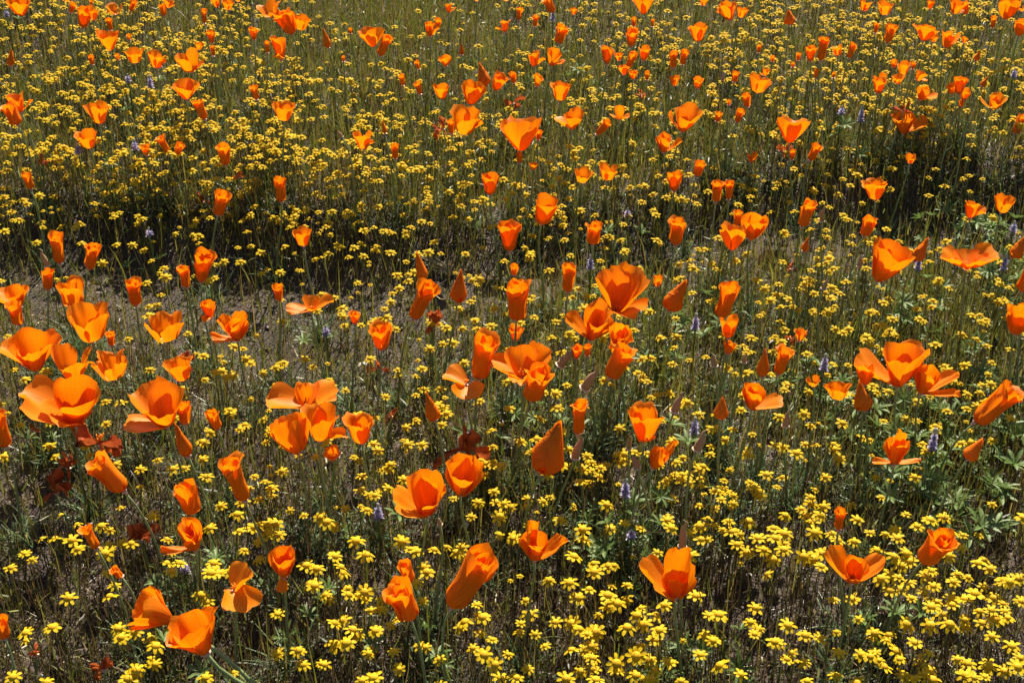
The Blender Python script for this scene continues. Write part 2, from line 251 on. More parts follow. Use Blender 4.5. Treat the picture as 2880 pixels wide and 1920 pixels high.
T[0, 2] = [(340, 262, 460, 's', 0, 540, dict(p=[(180, 45, .95, .5), (95, 14, 1.0, .65), (0, 35, .95), (270, 22, .65, .6)], a='huge fan-backed poppy')), (650, 322, 300, 'c', 5, 350), (700, 762, 500, 's', 14, 740, dict(p=[(188, 70, 1.2, .6), (230, 52, .85, .6), (65, 14, 1.1, .6), (345, 22, .95), (275, 34, .65, .6), (120, 30, .8)], a='poppy with a long flat petal')),
 (1040, 335, 310, 'c', 0, 360, dict(cr=1)), (370, 490, 190, 'n', 5, 160, dict(h=.08)), (1690, 350, 235, 'c', -8, 220), (1540, 775, 470, 's', -6, 620, dict(p=[(140, 38, 1.1, .5), (55, 30, 1.0), (195, 78, .95, .4), (262, 40, .75, .6)], a='five-lobed loose poppy')), (1705, 755, 260, 't', 2, 125),
 (1700, 190, 190, 'w', 10, 240), (60, 965, 400, 't', -6, 160), (910, 945, 370, 'w', 3, 200, dict(h=.09)), (630, 1165, 190, 'w', 0, 220, dict(h=.06)), (520, 1390, 200, 'w', 0, 330, dict(h=.07)), (1140, 1375, 370, 't', -38, 185, dict(a='furled poppy leaning hard over')), (2000, 802, 185, 't', -18, 100),
 (1730, 1052, 285, 'n', -14, 110), (2250, 1462, 465, 't', -14, 165), (1770, 1570, 310, 't', -12, 190), (300, 820, 120, 'w', 0, 130, dict(h=.05))]
T[1, 2] = [(585, 905, 415, 'c', 6, 310, dict(a='tall ruffled cup poppy')), (385, 1022, 405, 'b', -12, 350, dict(a='bowl poppy leaning on a taller cup')), (450, 600, 280, 's', 0, 640, dict(p=[(185, 78, 1.15, .6), (110, 15, .75, .4), (15, 68, 1.1, .6), (80, 55, .8, .5)], a='limp flat poppy with bare stamens')), (975, 932, 305, 'c', -4, 250), (710, 1062, 165, 'c', 0, 160, dict(tilt=-30)),
 (1645, 722, 228, 'n', -15, 100), (1930, 400, 300, 's', 0, 420, dict(p=[(278, 106, 1.1, .85), (165, 70, 1.2, .7), (20, 15, .35, .3)], a='poppy with a broad hanging petal')), (2050, 342, 430, 't', 12, 185), (1880, 1408, 410, 's', 5, 350, dict(p=[(150, 18, 1), (25, 32, 1.1, .4), (270, 15, .75, .6), (90, 12, .95)])),
 (1570, 1590, 400, 's', 0, 540, dict(p=[(195, 58, .95, .55), (125, 10, 1.1, .45), (45, 14, 1.05, .5), (335, 30, .9, .5), (275, 45, .6, .5)], a='poppy with two upright petals')), (1930, 1000, 340, 'w', 8, 230, dict(h=.08)), (1130, 245, 80, 'w', 0, 190, dict(h=.04)), (1240, 690, 70, 'w', 0, 150, dict(h=.04))]
T[2, 2] = [(100, 335, 380, 's', 0, 620, dict(p=[(180, 62, .95, .5), (105, 40, .85), (5, 48, 1.0), (275, 62, .75, .6)], a='rumpled wide poppy')), (175, 532, 330, 't', 18, 190), (440, 222, 255, 'd', 38, 85), (590, 155, 140, 'c', 5, 95), (690, 132, 130, 't', 3, 65), (665, 430, 290, 'd', 32, 90), (900, 332, 320, 't', 30, 165),
 (955, 110, 120, 'c', 0, 150, dict(h=.09)), (605, 850, 405, 't', 2, 135), (580, 1062, 290, 'd', 14, 80), (265, 1192, 390, 'n', 20, 225, dict(a='big pointed cone-shaped poppy')), (1215, 910, 415, 'c', 0, 310, dict(a='neat goblet-shaped poppy')), (1490, 642, 220, 'd', 20, 75), (1700, 992, 230, 'd', 22, 85),
 (1075, 982, 180, 'd', -2, 55), (1150, 1162, 160, 'd', -20, 65), (1290, 1162, 310, 's', 24, 230, dict(p=[(170, 6, 1), (80, 8, .9), (20, 22, 1.5, .22), (280, 10, .8)])), (1915, 702, 225, 'n', 0, 130), (2200, 622, 320, 's', 0, 300, dict(p=[(180, 14, 1), (90, 14, 1), (355, 72, 1.15, .35), (275, 14, .8), (30, 14, .95)])),
 (1860, 222, 150, 'd', -12, 60), (1985, 112, 110, 'b', 0, 130), (2130, 192, 100, 'd', 3, 45), (2300, 320, 270, 'n', 0, 115)]
T[3, 2] = [(90, 302, 285, 't', 13, 115), (1190, 412, 510, 's', 4, 600, dict(p=[(176, 66, 1.15, .4), (95, 22, .95), (10, 20, 1.0), (272, 16, .72, .65)], a='big poppy with a spout-like petal')), (1400, 476, 380, 's', 8, 340, dict(p=[(185, 12, .95), (90, 12, 1), (8, 52, 1.3, .28), (275, 12, .82), (330, 70, 1.2, .2)])),
 (890, 392, 200, 'c', 0, 170), (640, 525, 205, 'c', 0, 240, dict(cr=1)), (420, 405, 95, 'c', -10, 120), (890, 632, 220, 'n', -18, 130), (1900, 742, 440, 't', 44, 190, dict(a='furled poppy tipped over lupine leaves')),
 (1160, 1125, 370, 's', 2, 400, dict(p=[(182, 86, .72, .26), (0, 84, .8, .22), (120, 2, 1.25, .28), (268, 10, .85, .75), (60, 12, .9, .7)], a='poppy with wing-like petals')), (1835, 1080, 190, 'n', 26, 115), (160, 772, 185, 'd', 3, 65)]
T[0, 3] = [(1795, 342, 410, 's', 0, 330, dict(p=[(170, 12, 1), (60, 10, 1), (280, 10, .7), (190, 88, .95, .16), (10, 8, .95)], a='poppy trailing one shrivelled petal')), (890, 332, 255, 't', -20, 100), (1115, 592, 120, 't', -28, 70), (1570, 1000, 480, 's', -62, 360, dict(p=[(100, 28, 1.0, .55), (200, 45, .9, .5), (280, 30, 1.0, .5), (0, 35, .8, .5)], root=(830, 2080), rad=.0021, a='nodding poppy on a thick slanting stem')),
 (1890, 1290, 460, 's', -22, 470, dict(p=[(95, 18, 1.0, .6), (190, 30, .95), (10, 30, 1.0), (275, 20, .9, .6)], root=(900, 2080), rad=.0021, a='drooping poppy beside the nodding one')), (2150, 720, 420, 's', 0, 420, dict(p=[(300, 112, 1.15, .8), (30, 45, 1.1, .75), (200, 80, .4, .3)], h=.12, a='poppy with hanging petals and dark centre')),
 (45, 1152, 265, 't', -4, 150, dict(h=.10, root=(90, 2080))), (330, 1310, 130, 'w', 0, 150, dict(h=.06)), (960, 1440, 170, 'w', 5, 130, dict(h=.06)), (1290, 250, 140, 'w', 0, 330, dict(h=.05))]
T[1, 3] = [(260, 592, 370, 's', 3, 290, dict(p=[(170, 10, 1), (80, 12, 1), (5, 14, 1.0), (275, 12, .8), (262, 140, .5, .35)], a='ruffled cup poppy with hanging flap')), (1410, 632, 190, 't', -18, 120), (1420, 975, 375, 't', -18, 225, dict(a='fat furled poppy behind small daisies')), (1800, 872, 540, 't', 36, 235, dict(rose=1, a='long rolled poppy leaning steeply')), (1690, 112, 95, 'd', -12, 45)]
T[2, 3] = [(210, 432, 420, 's', 0, 400, dict(p=[(150, 4, 1.5, .3), (65, 12, 1.05), (272, 16, .9, .65), (12, 55, 1.15, .3), (190, 14, 1.0)], a='poppy with one tall back petal')), (1500, 782, 520, 's', 0, 500, dict(p=[(180, 48, 1.05, .5), (40, 4, 1.15, .35), (95, 8, .8), (285, 16, .62, .6)], a='V-shaped poppy')), (1565, 310, 290, 'd', 2, 75)]
T[3, 3] = [(645, 158, 245, 't', 2, 100), (770, 642, 385, 's', 0, 530, dict(p=[(155, 42, 1.25, .34), (60, 12, .85), (12, 48, 1.15, .34), (275, 45, .5, .5), (110, 12, .85)], a='splayed poppy with long side petals')), (1430, 442, 355, 't', 24, 205, dict(rose=1, tilt=-15, a='scrolled poppy with a spiral mouth'))]

def rise(v, k): return 1-np.exp(-v/k)
def petal(kind, az, rho, ln, W, rs, opt, nu, nv):
    """one petal as a grid; the flower's axis is z and the petal length is 1"""
    u = np.linspace(-1, 1, nu)[:, None]*np.ones((1, nv)); v = np.ones((nu, 1))*np.linspace(0, 1, nv)[None]
    Wv = W*(.26+.74*np.clip(v, 0, 1)**.7)*(1-.22*v**6)
    ph = [random.uniform(0, 6.28) for _ in range(4)]
    cr = opt.get('cr', 1.0)
    wav = v**1.6*(np.sin(2.6*u+ph[0])+.55*np.sin(6.2*u+ph[1]+2*v)+.3*np.sin(11*u+ph[2]))
    for _ in range(2):                                   # pleats that run up the petal
        u0 = random.uniform(-.8, .8); wd = random.uniform(.14, .3); wav = wav+random.choice((-1, 1, 1))*random.uniform(.5, 1.2)*np.clip(1-np.abs(u-u0-.15*v)/wd, 0, 1)*v**1.3
    wav = wav+.35*v*np.sin(5*v+ph[1])*np.sin(3.3*u+ph[3])
    out = (1-.16*np.abs(u)**2.4+.03*np.sin(8*u+ph[3])+.02*np.sin(17*u+ph[2]))
    if kind == 'open':
        phi0 = R(opt['phi']); bend = R(opt.get('bend', 0)); s = np.linspace(0, 1, nv)
        ph_v = phi0+(R(62)-phi0)*np.exp(-s/.09)+bend*s**2+R(opt.get('lip', 0))*np.clip((s-.86)/.14, 0, 1)
        r = np.concatenate([[0], np.cumsum(np.sin((ph_v[1:]+ph_v[:-1])/2))])/(nv-1); z = np.concatenate([[0], np.cumsum(np.cos((ph_v[1:]+ph_v[:-1])/2))])/(nv-1)
        # rounded outline: the sides stop earlier along the centre line
        ve = v*out; rr = np.interp(ve, s, r)+.025; zz = np.interp(ve, s, z); pp = np.interp(ve, s, ph_v)
        Rc = opt.get('Rc', .5)*(.35+.65*v); tt = np.clip(u*Wv/Rc, -1.9, 1.9)
        inn = Rc*(1-np.cos(tt))+.064*cr*wav
        x = rr-np.cos(pp)*inn; zc = zz+np.sin(pp)*inn; y = Rc*np.sin(tt)
    else:
        if kind == 't': rv = rho/2*(.9*rise(v, .06)+.10*np.cos(v*6.5+ph[0]*.1)*v+.06*v**3)
        elif kind == 'n': rv = rho/2*np.where(v < .25, rise(v, .08), np.maximum(1.0-(v-.25)/.75*.88, .1))
        else: rv = rho/2*(.56*rise(v, .07)+.44*v**1.3)
        lip = opt.get('lip', 0)
        rv = rv*rs+.10*lip*np.clip((v-.84)/.16, 0, 1)**1.6
        sp = .10 if kind in 'tn' else .05
        Rr = np.maximum(rv, .018); tt = np.clip(u*Wv/np.maximum(Rr, .02), -2.7, 2.7)
        amp = {'t': .030, 'n': .013, 'c': .055}[kind]*cr
        Rw = np.maximum(Rr*(1+sp*u)+amp*wav*np.minimum(1, Rr/.12), .008)
        if kind == 'n': tt = tt+1.6*v
        x = Rw*np.cos(tt); y = Rw*np.sin(tt)
        zc = v*out*(1+.0*u)+(.06*u*v if kind == 't' else .03*u*v)-.06*lip*np.clip((v-.84)/.16, 0, 1)**2
    zc = zc*ln; x = x*(ln if kind == 'open' else 1); y = y*(ln if kind == 'open' else 1)
    ca, sa = math.cos(R(az)), math.sin(R(az))
    V = np.stack([x*ca-y*sa, x*sa+y*ca, zc], -1).reshape(-1, 3)
    return V, quads(nu, nv), np.stack([u*.5+.5, v], -1).reshape(-1, 2)

anchors = []; poppies = []
def head_words(kind, rho, a):
    return a
def build_poppy(px, py, Lp, kind, lean, wp, ex):
    h = ex.get('h', {'w': .09, 'd': .125}.get(kind, .125)+random.uniform(-.012, .016))
    Pn = unproject(px, py, h); m = depth(Pn)/FPX
    e = math.asin((CAM_Z-Pn[2])/np.linalg.norm(Pn-CP))
    rho = wp/Lp
    if kind in 'tncd': Lw = Lp*S*m/(math.cos(e)+.75*rho*math.sin(e)); rho = wp*S*m/Lw
    else: Lw = max(wp/1.5, Lp/1.18)*S*m*(1.2 if kind == 'w' else 1)
    th = math.atan(math.tan(R(max(-80, min(80, lean))))*math.cos(e)); ta = R(ex.get('tilt', random.uniform(-7, 5)))
    ax = np.array([math.sin(th), math.cos(th)*math.sin(ta), math.cos(th)*math.cos(ta)]); B = frame(ax)
    if 'root' in ex: G = unproject(*ex['root'], 0)
    else:
        g = Pn[:2]-ax[:2]*h*.35+np.array([random.uniform(-.018, .018), random.uniform(-.02, .012)])
        G = np.array([g[0], g[1], 0.])
    G[2] = float(ground(G[0], G[1]))-.002
    far = depth(Pn) > 1.75
    nu, nv = (8, 8) if far else (13, 12)
    if far and wp*S < 20: nu, nv = 7, 6
    nm, cat = {'w': ('wilted_poppy', 'wilted poppy'), 'd': ('poppy_bud', 'poppy bud')}.get(kind, ('poppy', 'poppy'))
    t = thing(nm, '', cat, G)
    rec = dict(o=t, kind=kind, lean=lean, rho=rho, Lw=Lw, P=Pn, a=ex.get('a'), px=px, py=py, wpx=wp*S, lpx=Lp*S)
    poppies.append(rec)
    # stem
    rs = ex.get('rad', .0013)
    rel = Pn-G
    st_end = rel-ax*Lw*.03
    path = bez((0, 0, 0), np.array([rel[0]*.15, rel[1]*.15, rel[2]*.45]), st_end-ax*np.linalg.norm(rel)*.3, st_end, 8)
    V, F = tube(path, np.linspace(rs*1.15, rs*.85, 8), 6); obj('stem', mesh('poppy_stem', V, F, M['stem']), t)
    # receptacle: a little cone with a flared rim under the petals
    c = np.array([[0, 0, -.13], [0, 0, -.07], [0, 0, -.02], [0, 0, 0.0], [0, 0, .02]])*min(Lw, .045)
    V, F = tube(c, np.array([rs*.8, rs*1.2, rs*1.9, rs*2.5, rs*1.5]), 8); obj('receptacle', mesh('receptacle', V@B.T+rel, F, M['rim'] if kind != 'd' else M['stem']), t)
    if kind == 'd':
        prof = [(0, .5), (.04, 1.0), (.12, .92), (.3, .98), (.5, .8), (.7, .5), (.88, .2), (1, .02)]
        bend = np.array([[.08*z*z*random.choice((-1, 1)), 0, z] for z, _ in prof])*Lw
        V, F = tube(bend, np.array([q for _, q in prof])*rho*Lw/2, 9); obj('cap', mesh('bud_cap', V@B.T+rel, F, M['bud_cap']), t)
        a = np.linspace(0, 2*math.pi, 13)[:-1]; ring = []
        V1 = np.stack([np.cos(a), np.sin(a), 0*a], -1)*rho*Lw*.62; V2 = np.stack([np.cos(a), np.sin(a), 0*a+.25], -1)*rho*Lw*.48
        V = np.concatenate([V1, V2]); F = [(i, (i+1) % 12, 12+(i+1) % 12, 12+i) for i in range(12)]
        obj('collar', mesh('bud_collar', V@B.T+rel, F, M['rim']), t)
        return rec
    mat = M['wilted'] if kind == 'w' else M['petal']
    specs = []; a0 = random.uniform(0, 360)
    if kind == 's':
        for q in ex['p']:
            az, phi, ln = q[:3]; W = q[3] if len(q) > 3 else .62
            W = W*1.28 if W >= .34 else W*1.1
            specs.append(('open', az, ln, W, 1, dict(phi=phi, bend=random.uniform(-34, 8), Rc=.42+.5*min(1, abs(phi-10)/70), lip=random.choice((0, 0, 25, 40)), cr=1.1)))
    elif kind in 'bf':
        base = math.degrees(math.asin(min(.92, max(.15, rho*.43))))
        for i in range(4):
            dp = random.uniform(-14, 14) if kind == 'b' else random.uniform(-30, 45)
            specs.append(('open', a0+i*90+random.uniform(-15, 15), random.uniform(.85, 1.05), .62, 1, dict(phi=max(8, base-6+dp), bend=random.uniform(-38, 8), Rc=.5+.3*random.random(), lip=random.choice((0, 30)), cr=1.2)))
    elif kind == 'w':
        for i in range(7):
            specs.append(('open', a0+i*51+random.uniform(-30, 30), random.uniform(.35, .8), random.uniform(.2, .36), 1, dict(phi=random.choice((random.uniform(0, 45), random.uniform(70, 150))), bend=random.uniform(-110, 110), Rc=.16, lip=70, cr=4.0)))
    else:
        rsv = {'t': (1, .93, .78, .5), 'n': (1, .9, .75, .6), 'c': (1, .96, .9, .84)}[kind]
        crm = 2.2 if ex.get('cr') else 1.0
        for i in range(4):
            lp = 0
            if kind == 't' and random.random() < .6: lp = random.uniform(.2, 1.0) if i < 3 else 0
            if kind == 'c': lp = random.choice((0, 0, 0, .3, .7))
            ln = random.uniform(.94, 1.03)
            if kind == 'c' and i == 0 and random.random() < .4: ln *= .86
            if ex.get('rose'): ln = (1, .99, 1.0, .98)[i]
            if kind == 'c' and i == 3 and not ex.get('rose') and random.random() < .35:       # one petal fallen open
                specs.append(('open', random.choice((0, 180, 200, 340, 20, 270)), random.uniform(.75, 1.0), random.uniform(.28, .45), 1, dict(phi=random.uniform(35, 70), bend=random.uniform(-30, 30), Rc=.4, lip=30, cr=1.3))); continue
            specs.append((kind, a0+i*(95 if kind != 'c' else 90)+random.uniform(-12, 12), ln, .55 if kind != 'c' else .60, rsv[i], dict(lip=lp, cr=crm)))
        if ex.get('rose'):
            specs.append(('t', a0+40, .93, .5, .42, {})); specs.append(('t', a0+170, .9, .4, .26, {}))
    open_ = kind in 'sbf' or (kind == 'w')
    built = [petal(k, az, rho, ln, W, r_, op, nu, nv) for k, az, ln, W, r_, op in specs]
    if kind != 'w':                                    # real size from the size it shows in the photograph
        for _ in range(2):
            qx, qy = project_many((np.concatenate([b[0] for b in built])*Lw)@B.T+Pn)
            bw, bh = np.ptp(qx), np.ptp(qy); al = R(abs(lean)) if kind in 'tnc' else 0
            ew, eh = wp*S*math.cos(al)+Lp*S*math.sin(al), Lp*S*math.cos(al)+wp*S*math.sin(al)
            Lw *= ((ew/bw)*(eh/bh))**.5
    Lw *= 1.02
    for V, F, uv in built:
        obj('petal', mesh('poppy_petal', (V*Lw)@B.T+rel, F, mat, uv), t)
    if open_ and not far or kind == 'w' and not far:
        V, F = [], []; k = 0
        for i in range(14):
            az = random.uniform(0, 6.28); sp = random.uniform(.1, .6); ll = random.uniform(.18, .3)*min(Lw, .04)
            d = np.array([math.cos(az)*sp, math.sin(az)*sp, 1])*ll
            v, f = tube([[0, 0, 0], d*.6, d*.8, d], [.0003, .0003, .0007, .0005], 4); V.append(v); F += [tuple(np.array(q)+k) for q in f]; k += len(v)
        obj('stamens', mesh('stamens', np.concatenate(V)@B.T+rel, F, M['anther']), t)['kind'] = 'stuff'
    return rec
for (i, j), lst in T.items():
    for q in lst:
        ex = q[6] if len(q) > 6 else {}
        build_poppy(i*720+q[0]*S, j*480+q[1]*S, q[2], q[3], q[4], q[5], ex)

# ------------------------------------------------------------------ shared vegetation maps (rows and columns of the photograph's field)
def grid(txt): return np.array([[float(c) for c in r.split()] for r in txt.strip().split('/')])
YEL = grid("""7 8 8 7 3 1 1 2 3 5 5 7 8 8 7 6/8 8 8 7 7 3 2 2 2 4 5 6 7 8 8 7/8 8 8 8 9 8 6 5 4 3 3 2 3 4 4 3/4 6 7 6 6 5 4 4 4 4 3 3 3 2 1 1/1 1 2 2 3 4 3 3 3 3 3 4 5 4 2 2/1 1 2 1 1 2 3 4 5 4 2 4 6 6 3 3/
1 1 2 3 3 2 3 4 4 2 4 4 4 4 4 4/1 2 2 4 6 6 5 5 5 4 4 5 4 4 4 4/2 2 2 3 4 4 4 6 7 7 8 7 5 2 2 2/2 2 2 2 2 2 2 2 2 2 3 3 3 2 2 2/1 1 1 1 1 2 2 1 1 2 2 2 1 2 2 2/1 1 1 1 2 2 2 2 2 2 2 1 2 2 2 2""")
GRN = grid("""5 5 5 6 7 8 8 7 7 6 6 5 5 5 5 5/5 5 5 5 6 8 8 8 8 7 6 6 5 5 6 6/5 5 5 6 5 6 7 7 7 7 7 7 6 6 7 7/6 6 6 6 6 6 6 6 6 7 7 7 7 7 8 8/5 5 5 4 5 5 5 5 6 7 7 7 6 6 8 8/3 3 2 3 3 3 3 4 6 6 6 5 5 6 7 7/
3 4 2 2 2 2 3 4 5 6 5 4 4 6 7 6/3 4 3 3 3 3 4 5 5 4 4 3 4 7 8 7/2 3 4 4 3 4 5 5 4 4 4 3 2 6 8 7/3 4 4 4 3 3 4 5 5 5 4 3 3 3 4 3/4 4 4 4 4 3 4 5 5 5 4 3 3 3 3 3/4 4 4 4 4 4 4 4 4 5 5 3 3 3 3 3""")

# ------------------------------------------------------------------ yellow daisies
def ray_mesh(k, low=False):
    r = random.Random(k); n = 3 if low else 5; s = np.linspace(0, 1, n); w = np.array([.45, 1.05, .55] if low else [.42, .75, 1.0, 1.0, .48])*.185*r.uniform(.9, 1.1)
    V = []; droop = (.02, .12, .22, .34, .5)[k % 5]
    for i in range(n):
        x = .34+s[i]*.66-.10*droop*s[i]**2; z = .06-droop*s[i]**1.6*.7+.05*math.sin(s[i]*3)
        for c in (-1, 0, 1): V.append((x+(.06 if c and i == n-1 else 0), c*w[i], z-(.03 if c == 0 else 0)))
    F = [(i*3+c, i*3+c+3, i*3+c+4, i*3+c+1) for i in range(n-1) for c in (0, 1)]
    return np.array(V), F
def dome(nr=4, na=9, hgt=.40, rad=.50):
    V = [(0, 0, hgt)]; F = []
    for i in range(1, nr+1):
        a = i/nr*math.pi/2
        for j in range(na): V.append((rad*math.sin(a)*math.cos(j*2*math.pi/na), rad*math.sin(a)*math.sin(j*2*math.pi/na), hgt*math.cos(a)*(1+.12*((i+j) % 2))))
    k = len(V); V += [(.22*math.cos(j*2*math.pi/na), .22*math.sin(j*2*math.pi/na), -.22) for j in range(na)]; V.append((0, 0, -.34))
    for j in range(na):
        F.append((0, 1+j, 1+(j+1) % na))
        for i in range(1, nr+1): F.append((1+(i-1)*na+j, 1+i*na+j, 1+i*na+(j+1) % na, 1+(i-1)*na+(j+1) % na))
        F.append((k+j, k+na, k+(j+1) % na))
    mi = [0 if (len(f) == 3 and f[0] == 0) or (max(f) < k) else 1 for f in F]
    return np.array(V), F, mi
RAYS = [ray_mesh(k) for k in range(5)]
ray_me = [mesh('ray_petal', V, F, M['ray']) for V, F in RAYS]
dv, df, dmi = dome(); disc_me = mesh('daisy_disc', dv, df, [M['disc'], M['calyx']]); disc_me.polygons.foreach_set('material_index', np.array(dmi, np.int32))
G3 = {0: "560,30 710,115 930,130 390,245 510,245 660,260 720,340 990,300 965,380 1410,35 1570,370 1530,470 1570,540 1650,470 230,380 2180,20 2200,175 2340,140 2250,350 1965,470 1940,560 2020,560 2130,545 1850,760 2240,670 630,790 1010,775 240,1110 240,1180 480,1060 1090,1070 1110,1150 1240,1100 1390,1165 1430,1230 1400,1350 1400,1410 1250,1450 1180,1530 1890,1520 2140,1470",
 1: "440,30 590,50 650,90 710,130 100,115 175,105 15,130 200,205 110,190 40,265 920,265 1010,395 725,405 460,490 560,520 780,505 800,560 540,675 490,660 850,700 850,760 640,760 680,800 1015,800 1150,890 1060,900 200,935 720,1020 800,1000 890,1080 945,1135 830,1200 730,1215 1100,1090 1240,1035 1310,980 1530,815 1460,650 2030,850 2080,965 1920,1010 1880,1060 2065,1105 2170,1170 2095,1310 2200,1400 2250,1520 1500,1230 1560,1240 1270,1280 1690,1350 1315,1440 1080,1520 1035,1295 390,1270 430,1400 600,1390 2240,40 2240,210 1980,40 1340,270 1420,340 1480,360 1750,320 1850,370 1890,410 1570,550",
 2: "445,70 910,155 1035,105 1180,150 1460,145 1430,75 1730,130 1800,60 1860,120 1990,85 2175,85 1940,160 2020,180 2100,205 1640,190 1800,250 1740,250 2260,240 2160,370 2310,350 1630,400 650,160 660,250 570,410 750,470 755,550 890,495 530,650 340,625 600,785 710,710 130,810 160,940 915,680 1060,670 880,765 970,840 1050,800 885,870 800,940 1185,880 1400,855 1690,770 400,1010 80,1020 70,1100 215,1120 305,1230 550,1020 620,1075 690,1120 770,1100 1060,1060 1210,1030 1150,950 1320,950 1355,1085 1310,1170 1810,950 1900,945 2190,1010 2230,1120 1850,1180 1770,1130 1730,1310 1190,1220 1140,1320 1270,1360 1320,1460 1450,1380 690,1270 740,1340 740,1440 630,1460 960,1390 960,1460 1140,1500 500,1530 770,1540 1240,1540 1910,1410 2100,1490 40,1520 2240,880 20,240",
 3: "160,30 350,30 480,30 400,90 820,70 1270,20 1490,75 1620,50 2340,50 50,150 60,240 150,200 160,290 430,190 590,200 640,260 790,270 940,190 1160,160 1080,200 1190,240 1680,190 1790,210 1940,210 145,345 50,435 330,410 420,430 500,380 490,500 1000,350 1660,400 1780,330 1160,410 1270,380 1300,450 1220,490 1130,580 1200,600 1040,610 1290,650 1120,720 1220,710 1320,790 1430,740 1520,680 1450,590 1500,540 1740,570 1700,640 1840,600 1990,440 1930,470 2040,520 2170,630 2220,640 2300,610 1985,685 1900,750 2330,820 1550,820 1690,790 1690,850 1810,800 1500,870 2080,790 2160,840 1940,910 2050,900 2180,910 2200,970 2090,980 1270,1030 1490,1040 1670,1030 1820,1060 1810,990 180,1040 830,980 1350,1200 630,1100 480,1160 650,1290 220,1290 170,1350 60,1190 330,1380 860,1310 980,1110 950,1160 1090,1180 1180,1280 1210,1350 980,1290 1020,1360 1060,1420 1480,1290 1410,1390 1500,1450 1240,1490 1510,1540 1360,1525 1740,1350 1830,1390 1820,1500 2020,1410 2170,1460 2240,1230 2290,1420 620,1500 360,1550 780,800 1990,1510"}
daisies = []
def head_rot(tmax=.5):
    az = random.uniform(0, 6.28); tl = abs(random.gauss(0, .28))
    ax = np.array([math.cos(az)*math.sin(tl), math.sin(az)*math.sin(tl)-.06, math.cos(tl)]); return ax
for i, txt in G3.items():
    for w in txt.split():
        a, b = map(float, w.split(',')); px, py = i*720+a*S, 1440+b*S
        Pn = unproject(px, py, random.uniform(.050, .086)); ax = head_rot(); B = frame(ax); rad = random.choice((.0056, .0062, .0072, .0078, .0084, .0088, .0094))
        Gp = Pn+np.array([random.uniform(-.014, .014), random.uniform(-.012, .016), 0]); Gp[2] = float(ground(Gp[0], Gp[1]))-.002
        t = thing('yellow_daisy', '', 'daisy', Gp); rel = Pn-Gp
        path = bez((0, 0, 0), (rel[0]*.1, rel[1]*.1, rel[2]*.5), rel-ax*.025, rel-ax*rad*.3, 6)
        V, F = tube(path, [.0007, .0006, .0006, .0006, .0006, .0011], 5); obj('stem', mesh('daisy_stem', V, F, M['dstem']), t)
        mt = Matrix.Translation(rel) @ Matrix([list(B[r]*rad)+[0] for r in range(3)]+[[0, 0, 0, 1]])
        d = obj('flower_disc', disc_me, t, mat4=mt); n = random.choice((7, 8, 8, 8, 9)); a0 = random.uniform(0, 6.28); dr = random.randrange(5)
        for k in range(n):
            obj('ray_petal', ray_me[dr if random.random() < .7 else random.randrange(5)], d, mat4=Matrix.Rotation(a0+k*2*math.pi/n+random.uniform(-.1, .1), 4, 'Z') @ Matrix.Rotation(random.uniform(-.15, .15), 4, 'Y') @ Matrix.Diagonal((random.uniform(.88, 1.08), 1, 1, 1)))
        daisies.append(dict(o=t, P=Pn, rad=rad))
# the rest of the carpet, far too many to count: one object
pxs, pys = [], []
for j in range(-2, 13):
    for i in range(-3, 19):
        jj, ii = min(max(j, 0), 11), min(max(i, 0), 15)
        n = YEL[jj, ii]*(14.0-10.6*min(1, jj/6))
        n = rng.poisson(n*(1.0 if jj < 9 or j != jj or i != ii else .35))
        pxs.append(rng.uniform(i*180, i*180+180, n)); pys.append(rng.uniform(j*160, j*160+160, n))
pxs, pys = np.concatenate(pxs), np.concatenate(pys)
# uneven clumps
cl = np.sin(pxs*.021+pys*.013)+np.sin(pxs*.009-pys*.031+1)+np.sin(pxs*.043+2)*.6
keep = rng.uniform(-2.6, 1.0, len(pxs)) < cl; pxs, pys = pxs[keep], pys[keep]
hs = np.clip(rng.normal(.070, .014, len(pxs)), .035, .1)
CPs = unproject_many(pxs, pys, hs)
V4, F4, mi4, Vt, Ft, k, kt = [], [], [], [], [], 0, 0
dq = np.array([f if len(f) == 4 else (f[0], f[1], f[2], f[2]) for f in df])
ld, lf, lmi = dome(3, 6); lq = [f for f in lf]
TV, TF, TM = [], [], []; kk = 0
def add_tris(V, F, mi):
    global kk
    for f, m_ in zip(F, mi):
        TF.append((f[0]+kk, f[1]+kk, f[2]+kk)); TM.append(m_)
        if len(f) == 4: TF.append((f[0]+kk, f[2]+kk, f[3]+kk)); TM.append(m_)
    TV.append(V); kk += len(V)
HEADS = []; RLOW = [ray_mesh(k, True) for k in range(5)]; dlow = dome(2, 6)
for v in range(20):
    r = random.Random(v); ld, lf, lmi = dlow if v >= 10 else dome(3, 7); RS = RLOW if v >= 10 else RAYS; n = r.choice((7, 8, 8)); vs_, fs_, ms_ = [ld], list(lf), list(lmi); off = len(ld); a0 = r.uniform(0, 6)
    for k in range(n):
        rv, rf = RS[r.randrange(5)]; a = a0+k*2*math.pi/n+r.uniform(-.1, .1); ca, sa = math.cos(a), math.sin(a); sc = r.uniform(.85, 1.08)
        vs_.append(np.stack([(rv[:, 0]*ca-rv[:, 1]*sa)*sc, (rv[:, 0]*sa+rv[:, 1]*ca)*sc, rv[:, 2]], -1)); fs_ += [tuple(q+off for q in f) for f in rf]; ms_ += [2]*len(rf); off += len(rv)
    tf, tm = [], []
    for f, m_ in zip(fs_, ms_):
        tf.append(f[:3]); tm.append(m_)
        if len(f) == 4: tf.append((f[0], f[2], f[3])); tm.append(m_)
    HEADS.append((np.concatenate(vs_), np.array(tf), np.array(tm)))
